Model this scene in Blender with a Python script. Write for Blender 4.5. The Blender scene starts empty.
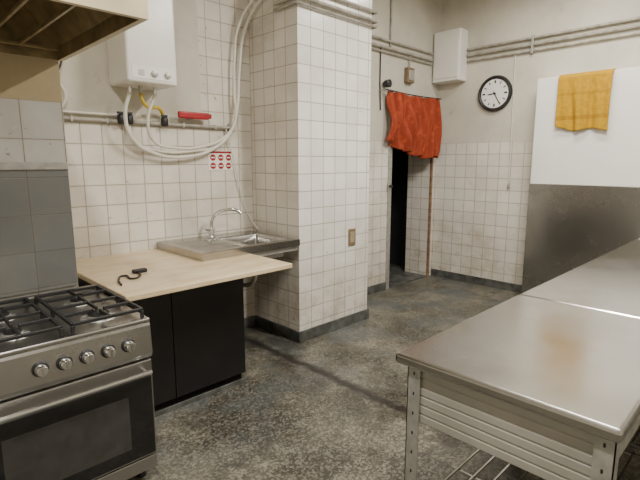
import bpy, bmesh, math, random
from mathutils import Vector, Matrix
random.seed(4)
sc = bpy.context.scene
COL = sc.collection

# ---------------------------------------------------------------- helpers
def link(o, parent=None):
    COL.objects.link(o)
    if parent is not None:
        o.parent = parent
    return o

def group(name):
    e = bpy.data.objects.new(name, None)
    e.empty_display_size = 0.1
    COL.objects.link(e)
    return e

def mesh_obj(name, bm, mat, parent=None, smooth=False):
    me = bpy.data.meshes.new(name)
    bmesh.ops.recalc_face_normals(bm, faces=bm.faces)
    bm.to_mesh(me); bm.free()
    if mat: me.materials.append(mat)
    if smooth:
        for p in me.polygons: p.use_smooth = True
    return link(bpy.data.objects.new(name, me), parent)

def add_box(bm, x0, x1, y0, y1, z0, z1):
    vs = [bm.verts.new((x, y, z)) for x in (x0, x1) for y in (y0, y1) for z in (z0, z1)]
    for f in ((0,1,3,2),(4,6,7,5),(0,4,5,1),(2,3,7,6),(0,2,6,4),(1,5,7,3)):
        bm.faces.new([vs[i] for i in f])

def box(name, x0, x1, y0, y1, z0, z1, mat, parent=None, bevel=0.0, seg=2):
    bm = bmesh.new(); add_box(bm, x0, x1, y0, y1, z0, z1)
    o = mesh_obj(name, bm, mat, parent)
    if bevel > 0:
        m = o.modifiers.new('bev', 'BEVEL'); m.width = bevel; m.segments = seg
    return o

def boxes(name, lst, mat, parent=None, bevel=0.0):
    bm = bmesh.new()
    for b in lst: add_box(bm, *b)
    o = mesh_obj(name, bm, mat, parent)
    if bevel > 0:
        m = o.modifiers.new('bev', 'BEVEL'); m.width = bevel; m.segments = 2
    return o

def lathe(name, prof, center, axis, mat, parent=None, n=32, smooth=True):
    bm = bmesh.new()
    q = Vector((0,0,1)).rotation_difference(Vector(axis).normalized())
    c = Vector(center); rings = []
    for r, h in prof:
        ring = []
        for i in range(n):
            a = 2*math.pi*i/n
            ring.append(bm.verts.new(c + q @ Vector((r*math.cos(a), r*math.sin(a), h))))
        rings.append(ring)
    for k in range(len(rings)-1):
        for i in range(n):
            bm.faces.new((rings[k][i], rings[k][(i+1)%n], rings[k+1][(i+1)%n], rings[k+1][i]))
    bm.faces.new(rings[0][::-1]); bm.faces.new(rings[-1])
    o = mesh_obj(name, bm, mat, parent, smooth)
    if smooth:
        m = o.modifiers.new('es', 'EDGE_SPLIT'); m.split_angle = math.radians(40)
    return o

def tube(name, pts, r, mat, parent=None, smooth=True, res=6):
    cu = bpy.data.curves.new(name, 'CURVE'); cu.dimensions = '3D'
    cu.bevel_depth = r; cu.bevel_resolution = res; cu.use_fill_caps = True
    cu.resolution_u = 10
    if smooth and len(pts) > 2:
        s = cu.splines.new('BEZIER'); s.bezier_points.add(len(pts)-1)
        for bp, p in zip(s.bezier_points, pts):
            bp.co = p; bp.handle_left_type = bp.handle_right_type = 'AUTO'
    else:
        s = cu.splines.new('POLY'); s.points.add(len(pts)-1)
        for bp, p in zip(s.points, pts): bp.co = (*p, 1)
    cu.materials.append(mat)
    ob = bpy.data.objects.new(name, cu)
    COL.objects.link(ob)
    dg = bpy.context.evaluated_depsgraph_get()
    me = bpy.data.meshes.new_from_object(ob.evaluated_get(dg))
    bpy.data.objects.remove(ob)
    o = bpy.data.objects.new(name, me)
    for p in me.polygons: p.use_smooth = True
    return link(o, parent)

# ---------------------------------------------------------------- materials
def new_mat(name):
    m = bpy.data.materials.new(name); m.use_nodes = True
    nt = m.node_tree; b = nt.nodes['Principled BSDF']
    return m, nt, b

def N(nt, t, **kw):
    n = nt.nodes.new(t)
    for k, v in kw.items(): setattr(n, k, v)
    return n

def mix(nt, fac, a, b):
    n = nt.nodes.new('ShaderNodeMix'); n.data_type = 'RGBA'
    for s, v in ((n.inputs[0], fac), (n.inputs[6], a), (n.inputs[7], b)):
        if hasattr(v, 'links'): nt.links.new(v, s)
        elif isinstance(v, (int, float)): s.default_value = v
        else: s.default_value = (*v, 1) if len(v) == 3 else v
    return n.outputs[2]

def math_n(nt, op, a, b=None, clamp=False):
    n = nt.nodes.new('ShaderNodeMath'); n.operation = op; n.use_clamp = clamp
    for s, v in ((n.inputs[0], a), (n.inputs[1], b)):
        if v is None: continue
        if hasattr(v, 'links'): nt.links.new(v, s)
        else: s.default_value = v
    return n.outputs[0]

def pos(nt):
    return N(nt, 'ShaderNodeNewGeometry').outputs['Position']

def noise(nt, vec, scale, detail=4, rough=0.55):
    n = N(nt, 'ShaderNodeTexNoise')
    n.inputs['Scale'].default_value = scale; n.inputs['Detail'].default_value = detail
    n.inputs['Roughness'].default_value = rough
    nt.links.new(vec, n.inputs['Vector'])
    return n.outputs['Fac']

def ramp(nt, fac, a, b):
    n = N(nt, 'ShaderNodeMapRange'); n.clamp = True
    n.inputs[1].default_value = a; n.inputs[2].default_value = b
    nt.links.new(fac, n.inputs[0])
    return n.outputs[0]

def scaled(nt, vec, s):
    mp = N(nt, 'ShaderNodeMapping'); mp.inputs['Scale'].default_value = s
    nt.links.new(vec, mp.inputs['Vector'])
    return mp.outputs[0]

def simple(name, col, rough=0.5, metal=0.0, var=0.12, scale=12, bump=0.0, coat=0.0):
    m, nt, b = new_mat(name)
    p = pos(nt)
    f = noise(nt, p, scale)
    dark = tuple(c*(1-var*2) for c in col); lite = tuple(min(1, c*(1+var)) for c in col)
    nt.links.new(mix(nt, ramp(nt, f, 0.3, 0.7), dark, lite), b.inputs['Base Color'])
    b.inputs['Roughness'].default_value = rough
    b.inputs['Metallic'].default_value = metal
    b.inputs['Coat Weight'].default_value = coat
    if bump > 0:
        bn = N(nt, 'ShaderNodeBump'); bn.inputs['Strength'].default_value = bump
        bn.inputs['Distance'].default_value = 0.01
        nt.links.new(f, bn.inputs['Height']); nt.links.new(bn.outputs[0], b.inputs['Normal'])
    return m

def wall_mat(name, axis, size=0.15, ph=(0, 0), ztop=99, full_from=None,
             tile=(0.76, 0.73, 0.665), grout=(0.22, 0.19, 0.15),
             paint=(0.62, 0.585, 0.50), dirt=0.5, rough=0.18):
    m, nt, b = new_mat(name)
    p = pos(nt)
    sx = N(nt, 'ShaderNodeSeparateXYZ'); nt.links.new(p, sx.inputs[0])
    h = sx.outputs[axis]
    cx = N(nt, 'ShaderNodeCombineXYZ')
    nt.links.new(math_n(nt, 'SUBTRACT', h, ph[0]-size*200), cx.inputs[0])
    nt.links.new(math_n(nt, 'SUBTRACT', sx.outputs[2], ph[1]-size*20), cx.inputs[1])
    def brick(mortar, smooth):
        br = N(nt, 'ShaderNodeTexBrick'); br.offset = 0; br.squash = 1
        nt.links.new(cx.outputs[0], br.inputs['Vector'])
        br.inputs['Scale'].default_value = 1.0
        br.inputs['Mortar Size'].default_value = mortar
        br.inputs['Mortar Smooth'].default_value = smooth
        br.inputs['Brick Width'].default_value = size; br.inputs['Row Height'].default_value = size
        br.inputs['Color1'].default_value = (*tile, 1)
        br.inputs['Color2'].default_value = (*[c*0.90 for c in tile], 1)
        br.inputs['Mortar'].default_value = (*grout, 1)
        return br
    br = brick(0.0024, 0.2)
    wide = brick(0.016, 1.0)
    n1 = noise(nt, p, 2.2, 6, 0.6)
    n4 = noise(nt, p, 9, 6, 0.7)
    low = math_n(nt, 'MULTIPLY', ramp(nt, math_n(nt, 'MULTIPLY', sx.outputs[2], -1.0), -1.1, -0.05), ramp(nt, n4, 0.30, 0.62))
    joint = math_n(nt, 'MULTIPLY', math_n(nt, 'MULTIPLY', wide.outputs['Fac'], ramp(nt, n1, 0.36, 0.58)), 0.9)
    dd = math_n(nt, 'MAXIMUM', ramp(nt, n1, 0.46, 0.78), joint)
    dd = math_n(nt, 'ADD', math_n(nt, 'MULTIPLY', dd, dirt), math_n(nt, 'MULTIPLY', low, 0.6), True)
    dirty = mix(nt, dd, br.outputs['Color'], (0.33, 0.275, 0.195))
    n5 = noise(nt, p, 17, 3, 0.6)
    dirty = mix(nt, math_n(nt, 'MULTIPLY', ramp(nt, n5, 0.69, 0.73), 0.6), dirty, (0.22, 0.17, 0.12))
    n2 = noise(nt, p, 1.6, 8, 0.65)
    pc = mix(nt, ramp(nt, n2, 0.35, 0.7), paint, tuple(c*0.76 for c in paint))
    n3 = noise(nt, p, 6, 6, 0.7)
    pc = mix(nt, math_n(nt, 'MULTIPLY', ramp(nt, n3, 0.62, 0.70), 0.55), pc, (0.38, 0.32, 0.23))
    above = math_n(nt, 'GREATER_THAN', sx.outputs[2], ztop)
    if full_from is not None:
        above = math_n(nt, 'MULTIPLY', above, math_n(nt, 'LESS_THAN', h, full_from))
    nt.links.new(mix(nt, above, dirty, pc), b.inputs['Base Color'])
    r = math_n(nt, 'ADD', math_n(nt, 'MULTIPLY', above, 0.5), math_n(nt, 'ADD', rough, math_n(nt, 'MULTIPLY', dd, 0.4)))
    nt.links.new(r, b.inputs['Roughness'])
    hgt = math_n(nt, 'MULTIPLY', br.outputs['Fac'], math_n(nt, 'SUBTRACT', 1.0, above))
    hgt = math_n(nt, 'SUBTRACT', math_n(nt, 'MULTIPLY', n3, math_n(nt, 'MULTIPLY', above, 0.8)), hgt)
    bn = N(nt, 'ShaderNodeBump'); bn.inputs['Strength'].default_value = 0.35
    bn.inputs['Distance'].default_value = 0.004
    nt.links.new(hgt, bn.inputs['Height']); nt.links.new(bn.outputs[0], b.inputs['Normal'])
    return m

def steel(name, base=0.55, rough=0.3, axis=0, tint=(1, 0.975, 0.93), stain=0.25, gain=0.14, blot=3, scuff=0.1):
    m, nt, b = new_mat(name)
    p = pos(nt)
    s = [40, 40, 40]; s[axis] = 1.2
    f = noise(nt, scaled(nt, p, s), 6, 3)
    g = noise(nt, p, blot, 6, 0.6)
    c1 = tuple(base*t for t in tint); c2 = tuple(base*t*(1-stain) for t in tint)
    col = mix(nt, ramp(nt, g, 0.3, 0.7), c1, c2)
    k1 = noise(nt, scaled(nt, p, [4, 55, 55]), 2.0, 2); k2 = noise(nt, scaled(nt, p, [60, 5, 60]), 2.0, 2)
    sc_ = math_n(nt, 'MAXIMUM', ramp(nt, k1, 0.69, 0.76), ramp(nt, k2, 0.70, 0.77))
    col = mix(nt, math_n(nt, 'MULTIPLY', sc_, scuff), col, tuple(min(1, base*1.3*t) for t in tint))
    nt.links.new(col, b.inputs['Base Color'])
    b.inputs['Metallic'].default_value = 1.0
    rr = math_n(nt, 'ADD', math_n(nt, 'MULTIPLY', f, 0.06), math_n(nt, 'MULTIPLY', ramp(nt, g, 0.3, 0.7), gain))
    rr = math_n(nt, 'ADD', rr, math_n(nt, 'MULTIPLY', sc_, scuff*0.3))
    nt.links.new(math_n(nt, 'ADD', rr, rough-0.06), b.inputs['Roughness'])
    bn = N(nt, 'ShaderNodeBump'); bn.inputs['Strength'].default_value = 0.04
    bn.inputs['Distance'].default_value = 0.002
    nt.links.new(f, bn.inputs['Height']); nt.links.new(bn.outputs[0], b.inputs['Normal'])
    return m

def floor_mat():
    m, nt, b = new_mat('worn_concrete_floor')
    p = pos(nt)
    sx = N(nt, 'ShaderNodeSeparateXYZ'); nt.links.new(p, sx.inputs[0])
    v = N(nt, 'ShaderNodeTexVoronoi'); v.inputs['Scale'].default_value = 85
    nt.links.new(p, v.inputs['Vector'])
    sv = N(nt, 'ShaderNodeSeparateColor'); nt.links.new(v.outputs['Color'], sv.inputs[0])
    chip = mix(nt, ramp(nt, sv.outputs[0], 0.35, 1.0), (0.025, 0.022, 0.016), (0.38, 0.355, 0.285))
    big = noise(nt, p, 1.5, 7, 0.62)
    tone = mix(nt, ramp(nt, big, 0.42, 0.58), (0.045, 0.040, 0.030), (0.185, 0.170, 0.132))
    col = mix(nt, 0.38, tone, chip)
    med = noise(nt, p, 5, 9, 0.78)
    col = mix(nt, math_n(nt, 'MULTIPLY', ramp(nt, med, 0.50, 0.62), 0.6), col, (0.030, 0.027, 0.020))
    bl = noise(nt, p, 2.3, 6, 0.65)
    near = math_n(nt, 'MAXIMUM', ramp(nt, sx.outputs[1], 1.7, 2.9), ramp(nt, sx.outputs[0], 4.0, 5.0))
    bf = math_n(nt, 'MULTIPLY', ramp(nt, bl, 0.48, 0.56), math_n(nt, 'MULTIPLY', near, 0.55))
    col = mix(nt, bf, col, (0.085, 0.102, 0.107))
    # damp dark zone beside the joint
    wob2 = noise(nt, p, 2.6, 7, 0.72)
    zone = math_n(nt, 'MULTIPLY', ramp(nt, sx.outputs[0], 3.1, 2.4), ramp(nt, sx.outputs[0], 1.9, 2.25))
    zone = math_n(nt, 'MULTIPLY', zone, ramp(nt, wob2, 0.42, 0.56))
    col = mix(nt, math_n(nt, 'MULTIPLY', zone, 0.68), col, (0.024, 0.022, 0.017))
    wob = math_n(nt, 'MULTIPLY', math_n(nt, 'SUBTRACT', noise(nt, p, 4, 6, 0.7), 0.5), 0.16)
    dx = math_n(nt, 'ABSOLUTE', math_n(nt, 'ADD', math_n(nt, 'SUBTRACT', sx.outputs[0], 2.37), wob))
    crack = math_n(nt, 'SUBTRACT', 1.0, ramp(nt, dx, 0.015, 0.065))
    col = mix(nt, math_n(nt, 'MULTIPLY', crack, 0.9), col, (0.014, 0.012, 0.010))
    nt.links.new(col, b.inputs['Base Color'])
    rgh = math_n(nt, 'ADD', math_n(nt, 'MULTIPLY', ramp(nt, bl, 0.3, 0.7), 0.30), 0.25)
    nt.links.new(math_n(nt, 'SUBTRACT', rgh, math_n(nt, 'MULTIPLY', zone, 0.12)), b.inputs['Roughness'])
    bn = N(nt, 'ShaderNodeBump'); bn.inputs['Strength'].default_value = 0.4
    bn.inputs['Distance'].default_value = 0.006
    nt.links.new(math_n(nt, 'ADD', med, math_n(nt, 'MULTIPLY', sv.outputs[0], 0.25)), bn.inputs['Height'])
    nt.links.new(bn.outputs[0], b.inputs['Normal'])
    return m

def counter_mat():
    m, nt, b = new_mat('pale_beige_laminate')
    p = pos(nt)
    n = noise(nt, scaled(nt, p, (1.2, 3.5, 1)), 3.0, 8, 0.65)
    c = mix(nt, ramp(nt, n, 0.36, 0.62), (0.58, 0.44, 0.265), (0.72, 0.59, 0.39))
    n2 = noise(nt, p, 6, 7, 0.72)
    c = mix(nt, math_n(nt, 'MULTIPLY', ramp(nt, n2, 0.55, 0.7), 0.35), c, (0.46, 0.33, 0.19))
    nt.links.new(c, b.inputs['Base Color'])
    b.inputs['Roughness'].default_value = 0.33
    return m

M_floor = floor_mat()
M_wall_heater = wall_mat('tiles_heater_wall', 0, ph=(2.66, 0.08), ztop=1.88, full_from=2.14, dirt=0.6, tile=(0.745, 0.70, 0.625))
M_pillar_x_shaded = wall_mat('tiles_pillar_side_shaded', 1, ph=(2.97, 0.0), dirt=0.55, tile=(0.72, 0.68, 0.61))  # same pillar tiles, shade of the left face put into a darker colour
M_pillar_y_lit = wall_mat('tiles_pillar_front_lit', 0, ph=(2.66, 0.0), dirt=0.35, tile=(0.80, 0.775, 0.725))  # lit face of the pillar, its brightness put into a lighter tile colour
M_wall_door = wall_mat('tiles_door_wall', 0, ph=(5.7, 0.05), ztop=1.85, dirt=0.65)
M_wall_far = wall_mat('tiles_far_wall', 1, ph=(3.52, 0.05), ztop=1.85, dirt=0.5, paint=(0.66, 0.625, 0.53))
M_wall_stove = wall_mat('tiles_stove_wall', 0, size=0.2, ph=(0.83, 0.12), ztop=1.92, dirt=0.5,
                        tile=(0.55, 0.54, 0.51), paint=(0.50, 0.40, 0.24), grout=(0.22, 0.20, 0.17))
M_paint = simple('cream_paint', (0.64, 0.61, 0.53), 0.6, var=0.08, scale=2, bump=0.1)
M_ceiling = simple('ceiling_paint', (0.7, 0.68, 0.62), 0.8, var=0.05, scale=2)
M_corridor_shade = simple('corridor_painted_shade', (0.02, 0.02, 0.024), 0.8)  # near-black walls: darkness of the unlit corridor painted into the colour
M_base = simple('grey_baseboard', (0.095, 0.097, 0.090), 0.45, var=0.35, scale=9)
M_steel_table = steel('brushed_steel_table', 0.52, 0.21, 0, stain=0.15, gain=0.08)
M_steel_panel = steel('steel_sheet_panel', 0.45, 0.22, 2, stain=0.3, gain=0.12, blot=2.5)
M_steel_stove = steel('stove_steel', 0.42, 0.27, 0, stain=0.2)
M_steel_sink = steel('sink_steel', 0.50, 0.18, 0, scuff=0.03)
M_chrome = simple('chrome', (0.7, 0.7, 0.7), 0.12, 1.0, var=0.02)
M_galv = simple('galvanised_steel', (0.45, 0.44, 0.41), 0.42, 0.5, var=0.12, scale=20)
M_ribbed = simple('ribbed_panel', (0.42, 0.405, 0.36), 0.4, 0.2, var=0.07, scale=4)
M_iron = simple('cast_iron', (0.014, 0.014, 0.015), 0.45, 0.0, bump=0.2, scale=60)
M_blackgloss = simple('oven_glass', (0.008, 0.008, 0.009), 0.08, 0, coat=0.3)
M_black = simple('black_plastic', (0.015, 0.015, 0.017), 0.45)
M_cab = simple('black_cabinet_board', (0.009, 0.008, 0.008), 0.36, var=0.25, scale=5)
M_white = simple('white_enamel', (0.78, 0.765, 0.72), 0.28, var=0.03, scale=3)
M_whiteboard = simple('white_board', (0.82, 0.805, 0.765), 0.45, var=0.03, scale=2)
M_pvc = simple('white_pvc', (0.68, 0.655, 0.58), 0.4, var=0.06)
M_pipe = simple('painted_pipe', (0.38, 0.355, 0.30), 0.45, var=0.2)
M_yellow = simple('yellow_gas_hose', (0.58, 0.42, 0.04), 0.45)
M_red = simple('red_plastic', (0.36, 0.012, 0.018), 0.4)
M_brown = simple('brown_bakelite', (0.20, 0.14, 0.08), 0.5)
M_hood = simple('hood_cream_enamel', (0.60, 0.51, 0.33), 0.4, var=0.10, scale=5)
M_hood_in = simple('hood_greasy_inside', (0.30, 0.225, 0.115), 0.33, 0.3, var=0.25, scale=9)
M_counter = counter_mat()
M_wood = simple('worn_door_frame', (0.25, 0.15, 0.09), 0.6, var=0.25, scale=20)

# ---------------------------------------------------------------- room shell
H = 3.7
YH, YS, YD, XC = 3.62, 2.85, 3.52, 5.70
PX0, PX1, PY = 2.66, 3.60, 2.97
X0, Y0 = -1.6, -1.8
SXE = 0.835
box('floor', X0-0.2, XC+0.3, Y0-0.2, 6.6, -0.1, 0, M_floor)
box('ceiling', X0-0.2, XC+0.3, Y0-0.2, 6.6, H, H+0.1, M_ceiling)
box('wall_left', SXE, PX0+0.3, YH, YH+0.2, 0, H, M_wall_heater)
box('wall_stove', X0-0.2, SXE, YS, YH+0.2, 0, H, M_wall_stove)
box('wall_back', X0-0.2, X0, Y0-0.2, YS, 0, H, M_paint)
box('wall_right', X0, XC+0.2, Y0-0.2, Y0, 0, H, M_paint)
box('wall_far', XC, XC+0.2, Y0, 3.90, 0, H, M_wall_far)
DX0, DX1, DZ = 4.66, 5.60, 2.32
boxes('wall_door', [(PX1-0.2, DX0, YD, YD+0.38, 0, H), (DX1, XC, YD, YD+0.38, 0, H),
                    (DX0, DX1, YD, YD+0.38, DZ, H)], M_wall_door)
box('wall_corridor_left', 4.1, 4.2, YD+0.38, 6.5, 0, H, M_corridor_shade)
box('wall_corridor_right', 5.9, 6.0, YD+0.38, 6.5, 0, H, M_corridor_shade)
box('wall_corridor_end', 4.1, 6.0, 6.5, 6.6, 0, H, M_corridor_shade)
bm = bmesh.new(); add_box(bm, PX0, PX1, PY, YH+0.2, 0, H)
pil = mesh_obj('wall_pillar', bm, M_pillar_x_shaded)
pil.data.materials.append(M_pillar_y_lit)
for p in pil.data.polygons:
    if abs(p.normal.y) > 0.5: p.material_index = 1
bt, bh = 0.018, 0.10
boxes('baseboard_pillar', [(PX0-bt, PX0, PY-bt, YH, 0, bh), (PX0, PX1+bt, PY-bt, PY, 0, bh),
                           (PX1, PX1+bt, PY, YD, 0, bh)], M_base, bevel=0.003)
boxes('baseboard_door', [(PX1+bt, DX0-0.05, YD-bt, YD, 0, bh)], M_base, bevel=0.003)
boxes('baseboard_far', [(XC-bt, XC, 2.2, YD, 0, bh)], M_base, bevel=0.003)
box('baseboard_left', 1.95, PX0-bt, YH-bt, YH, 0, bh, M_base, bevel=0.003)
g = group('door_1')
boxes('frame', [(DX0-0.04, DX0+0.02, YD-0.02, YD+0.06, 0, DZ+0.04), (DX0, DX1, YD-0.02, YD+0.06, DZ-0.02, DZ+0.04)],
      M_galv, g, 0.004)
boxes('worn_edge', [(DX1-0.012, DX1+0.02, YD-0.012, YD+0.02, 0.0, DZ)], M_wood, g, 0.004)
M_reveal = wall_mat('tiles_reveal', 1, ph=(3.52, 0.05), ztop=9, dirt=0.6)
box('reveal_tiles', DX1-0.008, DX1, YD+0.02, YD+0.38, 0.0, DZ-0.02, M_reveal, g)
box('threshold', DX0+0.02, DX1-0.012, YD, YD+0.38, 0.0, 0.012, M_base, g, 0.003)

g = group('wall_partition')
PA, PB, PT = 5.42, 5.46, 2.50
box('core', PB, XC, Y0, 2.115, 0, PT, M_whiteboard, g)
box('white_board', PA+0.012, PB, Y0, 2.12, 1.36, PT, M_whiteboard, g, 0.004)
box('steel_sheet', PA, PB, Y0, 2.125, 0, 1.36, M_steel_panel, g, 0.004)

# ---------------------------------------------------------------- steel tables
def steel_table(name, x0, x1, y0, y1, zt):
    g = group(name)
    box('table_top', x0, x1, y0, y1, zt-0.045, zt, M_steel_table, g, 0.014, 4)
    for i, (lx, sx_) in enumerate(((x0+0.025, 1), (x1-0.025, -1))):
        for j, (ly, sy) in enumerate(((y0+0.015, 1), (y1-0.05, -1))):
            boxes(f'leg_{i*2+j+1}', [(min(lx, lx+0.004*sx_), max(lx, lx+0.004*sx_), min(ly, ly+0.058*sy), max(ly, ly+0.058*sy), 0.012, zt-0.045),
                                (min(lx, lx+0.05*sx_), max(lx, lx+0.05*sx_), min(ly, ly+0.004*sy), max(ly, ly+0.004*sy), 0.012, zt-0.045)],
                  M_galv, g)
            box(f'foot_{i*2+j+1}', min(lx, lx+0.055*sx_)-0.003, max(lx, lx+0.055*sx_)+0.003,
                min(ly, ly+0.062*sy)-0.003, max(ly, ly+0.062*sy)+0.003, 0, 0.014, M_black, g, 0.003)
            if i == 0:
                for k in range(9):
                    zz = 0.09+0.085*k
                    if zz > zt-0.08: break
                    yc = ly+0.030*sy
                    box(f'slot_{j}_{k}', lx-0.0006, lx+0.001, yc-0.0035, yc+0.0035, zz, zz+0.014, M_black, g)
    apr = []
    zb = 0.57; n = 6; hh = (zt-0.05-zb)/n
    for i in range(n):
        apr.append((x0+0.038, x0+0.052, y0+0.06, y1-0.09, zb+i*hh+0.003, zb+(i+1)*hh-0.003))
    apr.append((x0+0.042, x0+0.05, y0+0.06, y1-0.09, zb, zt-0.05))
    boxes('apron_ribbed', apr, M_ribbed, g, 0.0035)
    boxes('apron_rails', [(x0+0.06, x1-0.06, y0+0.025, y0+0.035, zt-0.16, zt-0.045),
                          (x0+0.06, x1-0.06, y1-0.065, y1-0.055, zt-0.16, zt-0.045),
                          (x1-0.06, x1-0.05, y0+0.1, y1-0.1, zt-0.16, zt-0.045)], M_galv, g, 0.002)
    bm = bmesh.new()
    zs = 0.17
    for t in range(9):
        yy = y0+0.07+t*(y1-y0-0.16)/8
        add_box(bm, x0+0.04, x1-0.04, yy-0.004, yy+0.004, zs, zs+0.008)
    for t in range(4):
        xx = x0+0.045+t*(x1-x0-0.09)/3
        add_box(bm, xx-0.006, xx+0.006, y0+0.02, y1-0.055, zs-0.014, zs)
    mesh_obj('wire_shelf', bm, M_chrome, g)
    return g
steel_table('steel_work_table', 1.45, 2.635, 0.26, 1.05, 0.85)
steel_table('steel_work_table.001', 2.645, 5.40, 0.05, 1.05, 0.85)

# ---------------------------------------------------------------- stove
SX0, SX1, SY0, SY1, ST = 0.20, 0.92, 2.10, 2.82, 0.86
g = group('gas_stove')
box('body', SX0, SX1, SY0+0.045, SY1, 0.09, ST-0.02, M_steel_stove, g, 0.004)
box('cooktop', SX0-0.004, SX1+0.004, SY0+0.01, SY1, ST-0.022, ST, M_steel_stove, g, 0.008, 3)
box('cooktop_back_rail', SX0, SX1, SY1-0.05, SY1-0.005, ST, ST+0.035, M_steel_stove, g, 0.008)
bm = bmesh.new()
prof = [(SY0+0.05, 0.665), (SY0+0.012, 0.665), (SY0-0.002, 0.69), (SY0+0.008, 0.825), (SY0+0.022, 0.852), (SY0+0.05, 0.852)]
a = [bm.verts.new((SX0, y, z)) for y, z in prof]; b_ = [bm.verts.new((SX1, y, z)) for y, z in prof]
for i in range(len(prof)):
    j = (i+1) % len(prof); bm.faces.new((a[i], a[j], b_[j], b_[i]))
bm.faces.new(a[::-1]); bm.faces.new(b_)
mesh_obj('control_panel', bm, M_steel_stove, g)
for i in range(5):
    kx = 0.807-0.091*i
    lathe(f'knob_ring_{i+1}', [(0.032, 0), (0.032, 0.006), (0.029, 0.009)], (kx, SY0+0.004, 0.755), (0, -1, 0.06), M_black, g)
    lathe(f'knob_{i+1}', [(0.026, 0.0), (0.025, 0.012), (0.022, 0.034), (0.019, 0.037)], (kx, SY0-0.004, 0.755), (0, -1, 0.06), M_chrome, g)
    box(f'knob_grip_{i+1}', kx-0.004, kx+0.004, SY0-0.046, SY0-0.036, 0.737, 0.777, M_chrome, g, 0.002)
box('oven_door', SX0+0.003, SX1-0.003, SY0+0.006, SY0+0.045, 0.155, 0.655, M_steel_stove, g, 0.006)
box('oven_glass', SX0+0.03, SX1-0.012, SY0, SY0+0.012, 0.165, 0.575, M_blackgloss, g, 0.004)
M_inner = simple('oven_inner_window', (0.045, 0.043, 0.040), 0.12)
box('oven_window', SX0+0.08, SX1-0.13, SY0-0.0015, SY0+0.006, 0.23, 0.50, M_inner, g, 0.001)
tube('oven_handle', [(SX0+0.03, SY0-0.045, 0.612), (SX1-0.03, SY0-0.045, 0.612)], 0.011, M_chrome, g, False)
for i, hx in enumerate((SX0+0.05, SX1-0.05)):
    tube(f'handle_post_{i+1}', [(hx, SY0+0.01, 0.612), (hx, SY0-0.045, 0.612)], 0.009, M_chrome, g, False)
box('drawer', SX0+0.003, SX1-0.003, SY0+0.012, SY0+0.045, 0.075, 0.147, M_steel_stove, g, 0.005)
for i, (lx, ly) in enumerate(((SX0+0.05, SY0+0.1), (SX1-0.05, SY0+0.1), (SX0+0.05, SY1-0.06), (SX1-0.05, SY1-0.06))):
    lathe(f'leg_{i+1}', [(0.022, 0), (0.018, 0.02), (0.018, 0.095)], (lx, ly, 0), (0, 0, 1), M_black, g)
bx = (SX0+0.195, SX1-0.17); by = (SY0+0.19, SY0+0.50)
k = 0
for x in bx:
    for y in by:
        k += 1; r = 0.052 if k in (2, 3) else 0.038
        lathe(f'burner_base_{k}', [(r+0.03, 0), (r+0.027, 0.004), (r+0.004, 0.006), (r, 0.016), (r-0.006, 0.018)], (x, y, ST-0.001), (0, 0, 1), M_galv, g)
        lathe(f'burner_cap_{k}', [(r-0.004, 0.0), (r-0.002, 0.006), (r-0.010, 0.012), (0.004, 0.013)], (x, y, ST+0.016), (0, 0, 1), M_iron, g)
for s, x in enumerate(bx):
    bm = bmesh.new(); zt0, zt1 = ST+0.032, ST+0.047; w = 0.0075
    xa, xb, ya, yb = x-0.160, x+0.150, SY0+0.045, SY0+0.635
    ym = (ya+yb)/2
    for yy in (ya, ym, yb): add_box(bm, xa, xb, yy-w, yy+w, zt0, zt1)
    for xx in (xa, xb): add_box(bm, xx-w, xx+w, ya, yb, zt0, zt1)
    for y in by:
        for x_in, x_out in ((x-0.022, xa), (x+0.022, xb)):
            add_box(bm, min(x_in, x_out), max(x_in, x_out), y-w*0.8, y+w*0.8, zt0, zt1+0.002)
        for y_in, y_out in ((y-0.022, ya if y < ym else ym), (y+0.022, ym if y < ym else yb)):
            add_box(bm, x-w*0.8, x+w*0.8, min(y_in, y_out), max(y_in, y_out), zt0, zt1+0.002)
    for xx in (xa, xb):
        for yy in (ya, ym, yb):
            add_box(bm, xx-w, xx+w, yy-w, yy+w, ST-0.001, zt0+0.002)
    o = mesh_obj(f'grate_{s+1}', bm, M_iron, g)
    m = o.modifiers.new('bev', 'BEVEL'); m.width = 0.002; m.segments = 1
g = group('splashback_panel')
M_splash = wall_mat('grey_splash_tiles', 0, size=0.2, ph=(0.83, 0.12), tile=(0.17, 0.175, 0.175), grout=(0.10, 0.10, 0.095), dirt=0.2, rough=0.10)
box('sheet', -0.35, SXE-0.004, YS-0.012, YS, 0.90, 1.56, M_splash, g, 0.002)
box('top_trim', -0.35, SXE-0.004, YS-0.022, YS, 1.56, 1.60, M_galv, g, 0.003)

# ---------------------------------------------------------------- hood
g = group('range_hood')
hx0, hx1, hy0, hy1, hz = -0.45, 0.855, 1.80, 2.84, 2.135
bm = bmesh.new()
def ring(x0, x1, y0, y1, z): return [bm.verts.new(c) for c in ((x0, y0, z), (x1, y0, z), (x1, y1, z), (x0, y1, z))]
r0 = ring(hx0+0.025, hx1-0.025, hy0+0.025, hy1, hz); r1 = ring(hx0, hx1, hy0, hy1, hz); r2 = ring(hx0, hx1, hy0, hy1, hz+0.07)
r3 = ring(hx0+0.42, hx1-0.42, hy0+0.45, hy1, hz+0.62); r4 = ring(hx0+0.42, hx1-0.42, hy0+0.45, hy1, H)
for A, B in ((r0, r1), (r1, r2), (r2, r3), (r3, r4)):
    for i in range(4): bm.faces.new((A[i], A[(i+1) % 4], B[(i+1) % 4], B[i]))
mesh_obj('hood_shell', bm, M_hood, g)
bm = bmesh.new()
r0 = ring(hx0+0.025, hx1-0.025, hy0+0.025, hy1-0.002, hz+0.001); r1 = ring(hx0+0.026, hx1-0.026, hy0+0.026, hy1-0.002, hz+0.065)
r2 = ring(hx0+0.43, hx1-0.43, hy0+0.46, hy1-0.002, hz+0.60)
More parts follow.
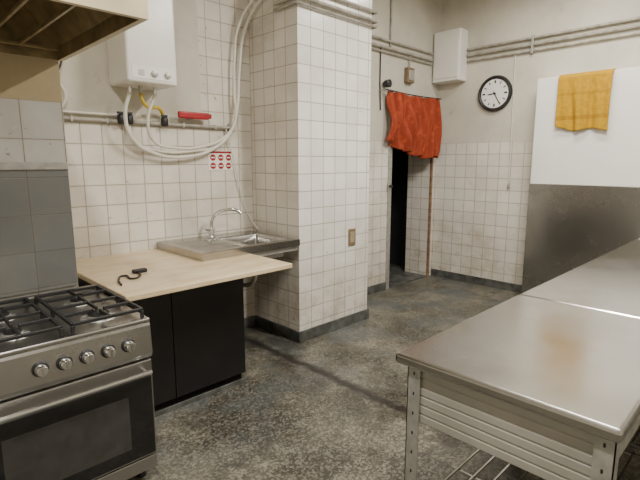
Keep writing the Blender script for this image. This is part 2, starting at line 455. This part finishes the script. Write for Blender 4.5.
for A, B in ((r0, r1), (r1, r2)):
    for i in range(4): bm.faces.new((A[i], A[(i+1) % 4], B[(i+1) % 4], B[i]))
bm.faces.new(r2)
mesh_obj('hood_inside', bm, M_hood_in, g)
boxes('grease_filter', [(hx0+0.1+0.14*i, hx0+0.1+0.14*i+0.012, hy0+0.08, hy1-0.1, hz+0.03, hz+0.045) for i in range(8)] +
      [(hx0+0.05, hx1-0.05, hy0+0.07, hy0+0.09, hz+0.03, hz+0.045), (hx0+0.05, hx1-0.05, hy1-0.1, hy1-0.08, hz+0.03, hz+0.045)], M_hood_in, g, 0.002)

# ---------------------------------------------------------------- counter + cabinet + sink
CT = 0.90
g = group('kitchen_counter')
box('worktop', 0.93, 2.10, 2.41, YH-0.002, CT-0.034, CT, M_counter, g, 0.006, 3)
box('cabinet_carcass', 0.95, 1.88, 2.71, YH-0.03, 0.06, CT-0.034, M_cab, g, 0.003)
box('plinth', 0.97, 1.87, 2.74, YH-0.05, 0.0, 0.06, M_cab, g)
box('cabinet_door_1', 0.955, 1.32, 2.692, 2.708, 0.07, CT-0.045, M_cab, g, 0.002)
box('cabinet_door_2', 1.326, 1.875, 2.692, 2.708, 0.07, CT-0.045, M_cab, g, 0.002)
box('floor_rail', 0.95, 1.90, 2.68, 2.695, 0.0, 0.03, M_base, g, 0.002)

g = group('kitchen_sink')
kx0, kx1, ky0, ky1, kz = 1.68, 2.605, 2.90, YH-0.004, 0.960
nx, ny = 110, 64
bm = bmesh.new()
def sm(t):
    t = max(0, min(1, t)); return t*t*(3-2*t)
def sink_z(x, y):
    d = min(x-2.13, 2.54-x, y-2.96, 3.42-y)
    z = -0.16*sm(d/0.035) if d > 0 else 0
    if 1.73 < x < 2.09 and 2.95 < y < 3.44:
        e = min(x-1.73, 2.09-x, y-2.95, 3.44-y)
        z -= 0.012*sm(e/0.02)
        z += 0.008*sm(e/0.03)*(0.5+0.5*math.cos((y-2.95)/0.049*2*math.pi))
    e = min(x-kx0, kx1-x, y-ky0, ky1-y)
    if e < 0.012: z -= 0.006*(1-sm(e/0.012))
    return z
xs = [kx0+(kx1-kx0)*i/nx for i in range(nx+1)]; ys = [ky0+(ky1-ky0)*j/ny for j in range(ny+1)]
grid = [[bm.verts.new((x, y, kz+sink_z(x, y))) for y in ys] for x in xs]
for i in range(nx):
    for j in range(ny):
        bm.faces.new((grid[i][j], grid[i+1][j], grid[i+1][j+1], grid[i][j+1]))
mesh_obj('sink_basin', bm, M_steel_sink, g, True)
t = 0.003
boxes('rim', [(kx0, kx1, ky0-t, ky0, CT+0.001, kz-0.004), (kx0-t, kx0, ky0-t, ky1, CT+0.001, kz-0.004),
              (kx1, kx1+t, ky0-t, ky1, CT+0.001, kz-0.004)], M_steel_sink, g)
lathe('drain', [(0.035, 0), (0.033, 0.003), (0.02, 0.001)], (2.33, 3.18, kz-0.16), (0, 0, 1), M_chrome, g)
boxes('support_frame', [(2.11, 2.60, 2.92, 2.95, CT-0.04, CT), (2.11, 2.60, 3.5, 3.53, CT-0.04, CT), (2.57, 2.60, 2.95, 3.5, CT-0.04, CT)], M_galv, g)
tube('waste_pipe', [(2.33, 3.18, kz-0.16), (2.33, 3.18, 0.6), (2.33, 3.35, 0.52), (2.33, 3.61, 0.55)], 0.02, M_pipe, g)

g = group('faucet')
fx, fy = 2.12, 3.50
fz = kz+0.0005
lathe('base', [(0.032, 0), (0.030, 0.012), (0.022, 0.02), (0.021, 0.07), (0.016, 0.078)], (fx, fy, fz), (0, 0, 1), M_chrome, g)
tube('spout', [(fx, fy, fz+0.06), (fx+0.005, fy-0.005, fz+0.14), (fx+0.04, fy-0.03, fz+0.205), (fx+0.10, fy-0.08, fz+0.235),
               (fx+0.17, fy-0.14, fz+0.23), (fx+0.2, fy-0.165, fz+0.20)], 0.014, M_chrome, g)
tube('lever', [(fx, fy, fz+0.05), (fx-0.07, fy-0.02, fz+0.075)], 0.008, M_chrome, g, False)

g = group('lighter_with_cable')
tube('cable', [(1.00, 2.64, CT+0.007), (1.04, 2.78, CT+0.007), (1.10, 2.85, CT+0.007), (1.11, 2.74, CT+0.007), (1.17, 2.78, CT+0.007), (1.20, 2.88, CT+0.007)], 0.006, M_black, g)
box('handle', 1.17, 1.26, 2.87, 2.91, CT+0.001, CT+0.025, M_black, g, 0.006)

# ---------------------------------------------------------------- water heater
g = group('water_heater')
wx0, wx1, wy0, wy1, wz0, wz1 = 1.385, 1.755, 3.28, YH-0.004, 2.15, 2.82
box('casing', wx0, wx1, wy0, wy1, wz0, wz1, M_white, g, 0.018, 4)
box('bottom_band', wx0+0.03, wx1-0.03, wy0-0.004, wy0+0.01, wz0+0.025, wz0+0.11, M_whiteboard, g, 0.003)
for i in range(2):
    lathe(f'dial_{i+1}', [(0.024, 0), (0.022, 0.014), (0.012, 0.017)], (wx0+0.19+0.10*i, wy0-0.002, wz0+0.065), (0, -1, 0), M_galv, g)
box('inspection_window', wx0+0.075, wx0+0.12, wy0-0.006, wy0+0.005, wz0+0.045, wz0+0.085, M_galv, g, 0.002)
for i, (dx_, mt) in enumerate(((0.08, M_chrome), (0.16, M_galv), (0.27, M_chrome))):
    tube(f'connection_{i+1}', [(wx0+dx_, 3.45, wz0+0.01), (wx0+dx_, 3.45, wz0-0.05)], 0.014, mt, g, False)

g = group('water_and_gas_pipes')
yw = YH-0.03
tube('wall_pipe', [(SXE+0.005, yw, 1.90), (2.42, yw, 1.90)], 0.013, M_pipe, g, False)
tube('wall_pipe_upper', [(SXE+0.005, yw, 1.945), (1.52, yw, 1.945)], 0.009, M_pvc, g, False)
tube('yellow_gas_hose', [(1.545, 3.45, 2.10), (1.55, 3.44, 2.05), (1.60, 3.47, 2.01), (1.72, 3.53, 2.01), (1.78, yw, 1.95), (1.78, yw, 1.91)], 0.013, M_yellow, g)
tube('cold_hose', [(1.465, 3.45, 2.10), (1.43, 3.47, 1.95), (1.48, 3.50, 1.78), (1.66, 3.54, 1.67), (1.95, 3.56, 1.645), (2.22, 3.56, 1.72), (2.40, 3.56, 1.88),
                   (2.47, 3.56, 2.1), (2.50, 3.56, 2.4), (2.56, 3.54, 2.75), (2.61, 3.40, 2.95), (2.63, 2.98, 3.02)], 0.014, M_pvc, g)
tube('hot_hose', [(1.655, 3.45, 2.10), (1.60, 3.48, 1.9), (1.66, 3.52, 1.76), (1.85, 3.55, 1.715), (2.1, 3.56, 1.73), (2.33, 3.56, 1.82), (2.43, 3.55, 1.95),
                  (2.44, 3.56, 2.2), (2.45, 3.56, 2.45), (2.50, 3.54, 2.78), (2.60, 3.36, 3.02), (2.63, 2.98, 3.08)], 0.012, M_pvc, g)
tube('third_hose', [(1.50, yw, 1.90), (1.52, 3.56, 1.76), (1.70, 3.57, 1.69), (2.0, 3.57, 1.69), (2.30, 3.57, 1.76), (2.42, 3.57, 1.89)], 0.011, M_pvc, g)
tube('thin_cable', [(2.36, 3.59, 1.90), (2.44, 3.59, 1.6), (2.50, 3.59, 1.35), (2.58, 3.58, 1.1), (2.62, 3.5, 0.98)], 0.006, M_pvc, g)
for i, vx in enumerate((1.44, 1.50, 1.78)):
    lathe(f'valve_{i+1}', [(0.022, -0.035), (0.028, -0.02), (0.028, 0.02), (0.022, 0.035)], (vx, yw-0.02, 1.915), (0, 0, 1), M_black, g, 16)
    box(f'valve_handle_{i+1}', vx-0.04, vx+0.012, yw-0.055, yw-0.04, 1.95, 1.967, M_black, g, 0.003)
lathe('tee', [(0.024, -0.04), (0.024, 0.04)], (2.42, yw, 1.90), (0, 0, 1), M_galv, g, 16)
for i, vx in enumerate((1.1, 1.34, 1.95, 2.25)):
    box(f'clip_{i+1}', vx-0.008, vx+0.008, yw-0.016, YH, 1.882, 1.918, M_galv, g, 0.002)
tube('corner_pipe', [(1.03, 3.56, 3.69), (1.03, 3.56, 2.45), (1.06, 3.56, 2.32), (1.03, 3.56, 2.16), (1.07, 3.57, 2.04), (1.03, yw, 1.95)], 0.012, M_pvc, g)
tube('corner_wire', [(0.98, 3.55, 2.55), (1.055, 3.55, 2.42), (1.05, 3.55, 2.25), (0.99, 3.55, 2.14)], 0.007, M_black, g)

g = group('red_pipe_wrench')
box('handle', 1.88, 2.16, yw-0.07, yw-0.04, 1.95, 2.005, M_red, g, 0.012, 3)
box('ring', 2.15, 2.185, yw-0.065, yw-0.045, 1.96, 2.0, M_red, g, 0.008)
box('bracket', 1.99, 2.03, yw-0.042, YH, 1.95, 1.98, M_galv, g, 0.002)

g = group('warning_poster')
M_paper = simple('poster_paper', (0.80, 0.78, 0.74), 0.5, var=0.02)
box('sheet', 2.19, 2.44, YH-0.004, YH-0.001, 1.53, 1.70, M_paper, g)
box('header', 2.20, 2.43, YH-0.0055, YH-0.004, 1.678, 1.695, M_red, g)
for r in range(2):
    for c in range(3):
        lathe(f'sign_{r}_{c}', [(0.028, 0), (0.028, 0.0015)], (2.235+c*0.080, YH-0.004, 1.64-r*0.072), (0, -1, 0), M_red, g, 20)
        box(f'sign_bar_{r}_{c}', 2.215+c*0.080, 2.255+c*0.080, YH-0.0065, YH-0.005, 1.635-r*0.072, 1.645-r*0.072, M_paper, g)

# ---------------------------------------------------------------- pillar fittings
g = group('electrical_socket')
box('plate', 3.30, 3.395, PY-0.012, PY, 0.80, 0.965, M_brown, g, 0.005)
box('recess', 3.318, 3.377, PY-0.015, PY-0.010, 0.83, 0.935, simple('socket_inner', (0.34, 0.28, 0.18), 0.5), g, 0.003)
g = group('cable_conduits')
for i, (zz, r) in enumerate(((2.90, 0.016), (2.85, 0.010), (2.98, 0.014))):
    tube(f'conduit_pillar_{i+1}', [(PX0-0.03, YH-0.4, zz), (PX0-0.03, PY-0.03, zz), (PX1+0.03, PY-0.03, zz), (PX1+0.03, YD-0.03, zz), (DX0-0.1, YD-0.03, zz),
                            (5.47, YD-0.03, zz)], r, M_pipe, g, False)
tube('door_cable', [(4.42, YD-0.012, 2.9), (4.42, YD-0.012, 2.5), (4.44, YD-0.012, 2.2)], 0.007, M_black, g, False)
tube('down_cable', [(4.60, YD-0.015, 2.9), (4.60, YD-0.015, 3.6)], 0.012, M_pipe, g, False)
g = group('cable_conduits.001')
for i, (zz, r) in enumerate(((2.93, 0.020), (2.86, 0.012), (3.00, 0.016))):
    tube(f'conduit_wall_{i+1}', [(XC-0.03, 3.11, zz), (XC-0.03, Y0+0.01, zz)], r, M_pipe, g, False)
for i, yy in enumerate((2.3, 1.0, 0.0)):
    box(f'bracket_{i+1}', XC-0.05, XC, yy-0.012, yy+0.012, 2.83, 3.03, M_galv, g, 0.002)
tube('hanging_wire', [(XC-0.012, 2.50, 2.86), (XC-0.012, 2.49, 2.2), (XC-0.012, 2.475, 1.35)], 0.006, M_pvc, g)
lathe('hook', [(0.012, 0), (0.016, 0.02), (0.008, 0.06)], (XC-0.02, 2.475, 1.29), (0, 0, 1), M_galv, g, 12)

g = group('electrical_box')
box('case', 5.50, XC-0.001, 3.12, 3.50, 2.62, 3.24, M_white, g, 0.012, 3)
box('lid', 5.492, 5.50, 3.14, 3.48, 2.66, 3.20, M_white, g, 0.004)
g = group('junction_box')
box('case', 4.90, 5.04, YD-0.06, YD, 2.56, 2.74, M_brown, g, 0.008)
box('cover', 4.92, 5.02, YD-0.068, YD-0.058, 2.59, 2.71, M_galv, g, 0.006)
tube('feed', [(4.97, YD-0.03, 2.73), (4.97, YD-0.03, 2.88)], 0.009, M_pipe, g, False)
g = group('alarm_siren')
lathe('horn', [(0.02, 0), (0.04, 0.03), (0.045, 0.09), (0.03, 0.10)], (4.50, YD, 2.50), (0, -1, 0), M_black, g, 20)
g = group('door_latch')
box('plate', 4.60, 4.64, YD-0.03, YD-0.018, 1.26, 1.36, M_galv, g, 0.003)
lathe('knob', [(0.012, 0), (0.02, 0.02), (0.018, 0.04)], (4.62, YD-0.03, 1.31), (0, -1, 0), M_black, g, 16)

# ---------------------------------------------------------------- clock
g = group('round_clock')
cy, cz = 2.72, 2.43
M_face = simple('clock_face', (0.82, 0.81, 0.78), 0.4, var=0.01)
lathe('rim', [(0.210, 0), (0.215, 0.02), (0.207, 0.042), (0.190, 0.046), (0.175, 0.034), (0.170, 0.02)], (XC-0.001, cy, cz), (-1, 0, 0), M_black, g, 64)
lathe('face', [(0.176, 0.0), (0.176, 0.004)], (XC-0.022, cy, cz), (-1, 0, 0), M_face, g, 64)
def on_face(ang, r0, r1, w, name, th=0.002, dz=0.0):
    bm = bmesh.new(); add_box(bm, -th, 0, -w/2, w/2, r0, r1)
    bm.transform(Matrix.Translation((XC-0.027-dz, cy, cz)) @ Matrix.Rotation(ang, 4, 'X'))
    mesh_obj(name, bm, M_black, g)
for h_ in range(12):
    on_face(2*math.pi*h_/12, 0.122, 0.155, 0.018 if h_ % 3 == 0 else 0.011, f'mark_{h_+1}')
on_face(math.radians(265), -0.02, 0.085, 0.012, 'hour_hand', dz=0.003)
on_face(math.radians(150), -0.03, 0.13, 0.008, 'minute_hand', dz=0.006)
lathe('hub', [(0.012, 0), (0.01, 0.012)], (XC-0.026, cy, cz), (-1, 0, 0), M_black, g, 16)

# ---------------------------------------------------------------- cloths
def fabric(name, c1, c2, scale, pat):
    m, nt, b = new_mat(name)
    p = pos(nt)
    if pat == 'towel':
        sx = N(nt, 'ShaderNodeSeparateXYZ'); nt.links.new(p, sx.inputs[0])
        f = ramp(nt, noise(nt, p, scale, 5, 0.7), 0.35, 0.65)
        c = mix(nt, f, c1, c2)
        zz = math_n(nt, 'ABSOLUTE', math_n(nt, 'SUBTRACT', sx.outputs[2], 2.06))
        c = mix(nt, math_n(nt, 'MULTIPLY', math_n(nt, 'LESS_THAN', zz, 0.022), 0.5), c, (0.24, 0.11, 0.006))
        zz = math_n(nt, 'ABSOLUTE', math_n(nt, 'SUBTRACT', sx.outputs[2], 2.30))
        c = mix(nt, math_n(nt, 'MULTIPLY', math_n(nt, 'LESS_THAN', zz, 0.014), 0.35), c, (0.24, 0.11, 0.006))
    else:
        v = N(nt, 'ShaderNodeTexVoronoi'); v.inputs['Scale'].default_value = 9
        nt.links.new(p, v.inputs['Vector'])
        f = ramp(nt, v.outputs['Distance'], 0.25, 0.32)
        c = mix(nt, math_n(nt, 'MULTIPLY', f, 0.55), c1, c2)
        c = mix(nt, math_n(nt, 'MULTIPLY', ramp(nt, noise(nt, p, 25, 4), 0.55, 0.7), 0.35), c, (0.48, 0.14, 0.05))
    nt.links.new(c, b.inputs['Base Color'])
    b.inputs['Roughness'].default_value = 0.95
    return m
M_towel = fabric('yellow_towel', (0.50, 0.285, 0.006), (0.37, 0.195, 0.004), 30, 'towel')
M_curtain = fabric('orange_curtain', (0.38, 0.058, 0.017), (0.22, 0.026, 0.011), 6, 'n')

bm = bmesh.new(); ty0, ty1 = 1.385, 1.89; nu, nv = 60, 50
def towel_pt(u, L):
    yy = ty0+(ty1-ty0)*u
    top = PT+0.006
    if L < 0.10:
        x = PA+0.012+0.10-L; z = top
    else:
        x = PA-0.002; z = top-(L-0.10)
    fold = 0.016*math.sin(u*13+1)+0.009*math.sin(u*29+L*5)
    if L > 0.12:
        x -= 0.028+fold*min(1, (L-0.12)*4)
        yy += 0.05*(L-0.1)*math.sin(u*6)
        z -= 0.10*(1-u)*(L-0.12) - 0.04*math.sin(u*7)*(L-0.12)
    return (x, yy, z+0.004)
g2 = [[bm.verts.new(towel_pt(u/nu, v/nv*0.65)) for v in range(nv+1)] for u in range(nu+1)]
for i in range(nu):
    for j in range(nv): bm.faces.new((g2[i][j], g2[i+1][j], g2[i+1][j+1], g2[i][j+1]))
o = mesh_obj('yellow_towel', bm, M_towel, None, True)
m = o.modifiers.new('sol', 'SOLIDIFY'); m.thickness = 0.006; m.offset = 0

g = group('door_curtain')
bm = bmesh.new(); nu, nv = 200, 50
def cur_pt(u, v):
    x = 4.50+1.06*u
    z0 = 2.42-0.02*math.sin(u*math.pi)
    z1 = 1.70+0.03*math.sin(u*5+1)+0.018*math.sin(u*23)+(0.12*max(0, 1-u/0.3))-0.05*max(0, (u-0.5))
    z = z0+(z1-z0)*v
    amp = 0.026+0.014*v
    y = YD-0.09+amp*math.sin(u*58+3.0*math.sin(v*2.5+u*5))+0.028*math.sin(u*21+v*5)+0.008*math.sin(u*130+v*9)-0.03*math.sin(v*math.pi)
    x += 0.04*math.sin(v*4+u*11)*v
    return (x, min(y, YD-0.03), z)
g2 = [[bm.verts.new(cur_pt(u/nu, v/nv)) for v in range(nv+1)] for u in range(nu+1)]
for i in range(nu):
    for j in range(nv): bm.faces.new((g2[i][j], g2[i+1][j], g2[i+1][j+1], g2[i][j+1]))
o = mesh_obj('cloth', bm, M_curtain, g, True)
m = o.modifiers.new('sol', 'SOLIDIFY'); m.thickness = 0.004; m.offset = 0
tube('cord', [(4.42, YD-0.09, 2.425), (5.05, YD-0.095, 2.41), (5.62, YD-0.09, 2.425)], 0.007, M_black, g)
for i, xx in enumerate((4.42, 5.62)):
    tube(f'hook_{i+1}', [(xx, YD-0.095, 2.425), (xx, YD, 2.425)], 0.006, M_galv, g, False)

# ---------------------------------------------------------------- lights
def emis(name, col, s):
    m, nt, b = new_mat(name)
    b.inputs['Emission Color'].default_value = (*col, 1)
    b.inputs['Emission Strength'].default_value = s
    b.inputs['Base Color'].default_value = (0.9, 0.9, 0.9, 1)
    return m
M_tube = emis('fluorescent_tube', (1, 0.96, 0.88), 6)
def fixture(name, x, y, along_y, power):
    g = group(name)
    L, W = 1.25, 0.16
    hx, hy = (W/2, L/2) if along_y else (L/2, W/2)
    box('housing', x-hx, x+hx, y-hy, y+hy, H-0.06, H, M_white, g, 0.01)
    for i, o_ in enumerate((-0.04, 0.04)):
        if along_y: tube(f'tube_{i+1}', [(x+o_, y-hy+0.03, H-0.08), (x+o_, y+hy-0.03, H-0.08)], 0.015, M_tube, g, False)
        else: tube(f'tube_{i+1}', [(x-hx+0.03, y+o_, H-0.08), (x+hx-0.03, y+o_, H-0.08)], 0.015, M_tube, g, False)
    ld = bpy.data.lights.new(name+'_lamp', 'AREA'); ld.shape = 'RECTANGLE'
    ld.size = 2*hx*0.95; ld.size_y = 2*hy*0.95; ld.energy = power; ld.color = (1, 0.95, 0.865)
    lo = bpy.data.objects.new('lamp', ld); lo.location = (x, y, H-0.11); link(lo, g)
fixture('ceiling_light', 3.1, 0.7, True, 150)
fixture('ceiling_light.001', 0.3, 0.6, True, 105)
fixture('ceiling_light.002', 4.6, 1.6, True, 42)
w = bpy.data.worlds.new('World'); sc.world = w; w.use_nodes = True
w.node_tree.nodes['Background'].inputs[0].default_value = (0.8, 0.85, 0.9, 1)
w.node_tree.nodes['Background'].inputs[1].default_value = 0.15

# ---------------------------------------------------------------- camera
cd = bpy.data.cameras.new('camera'); cd.sensor_width = 36; cd.lens = 26.16; cd.clip_start = 0.02
co = bpy.data.objects.new('camera', cd); COL.objects.link(co)
co.location = (0, 0, 1.6)
co.rotation_euler = (math.radians(90-9.5), 0, math.radians(45.5-90))
sc.camera = co
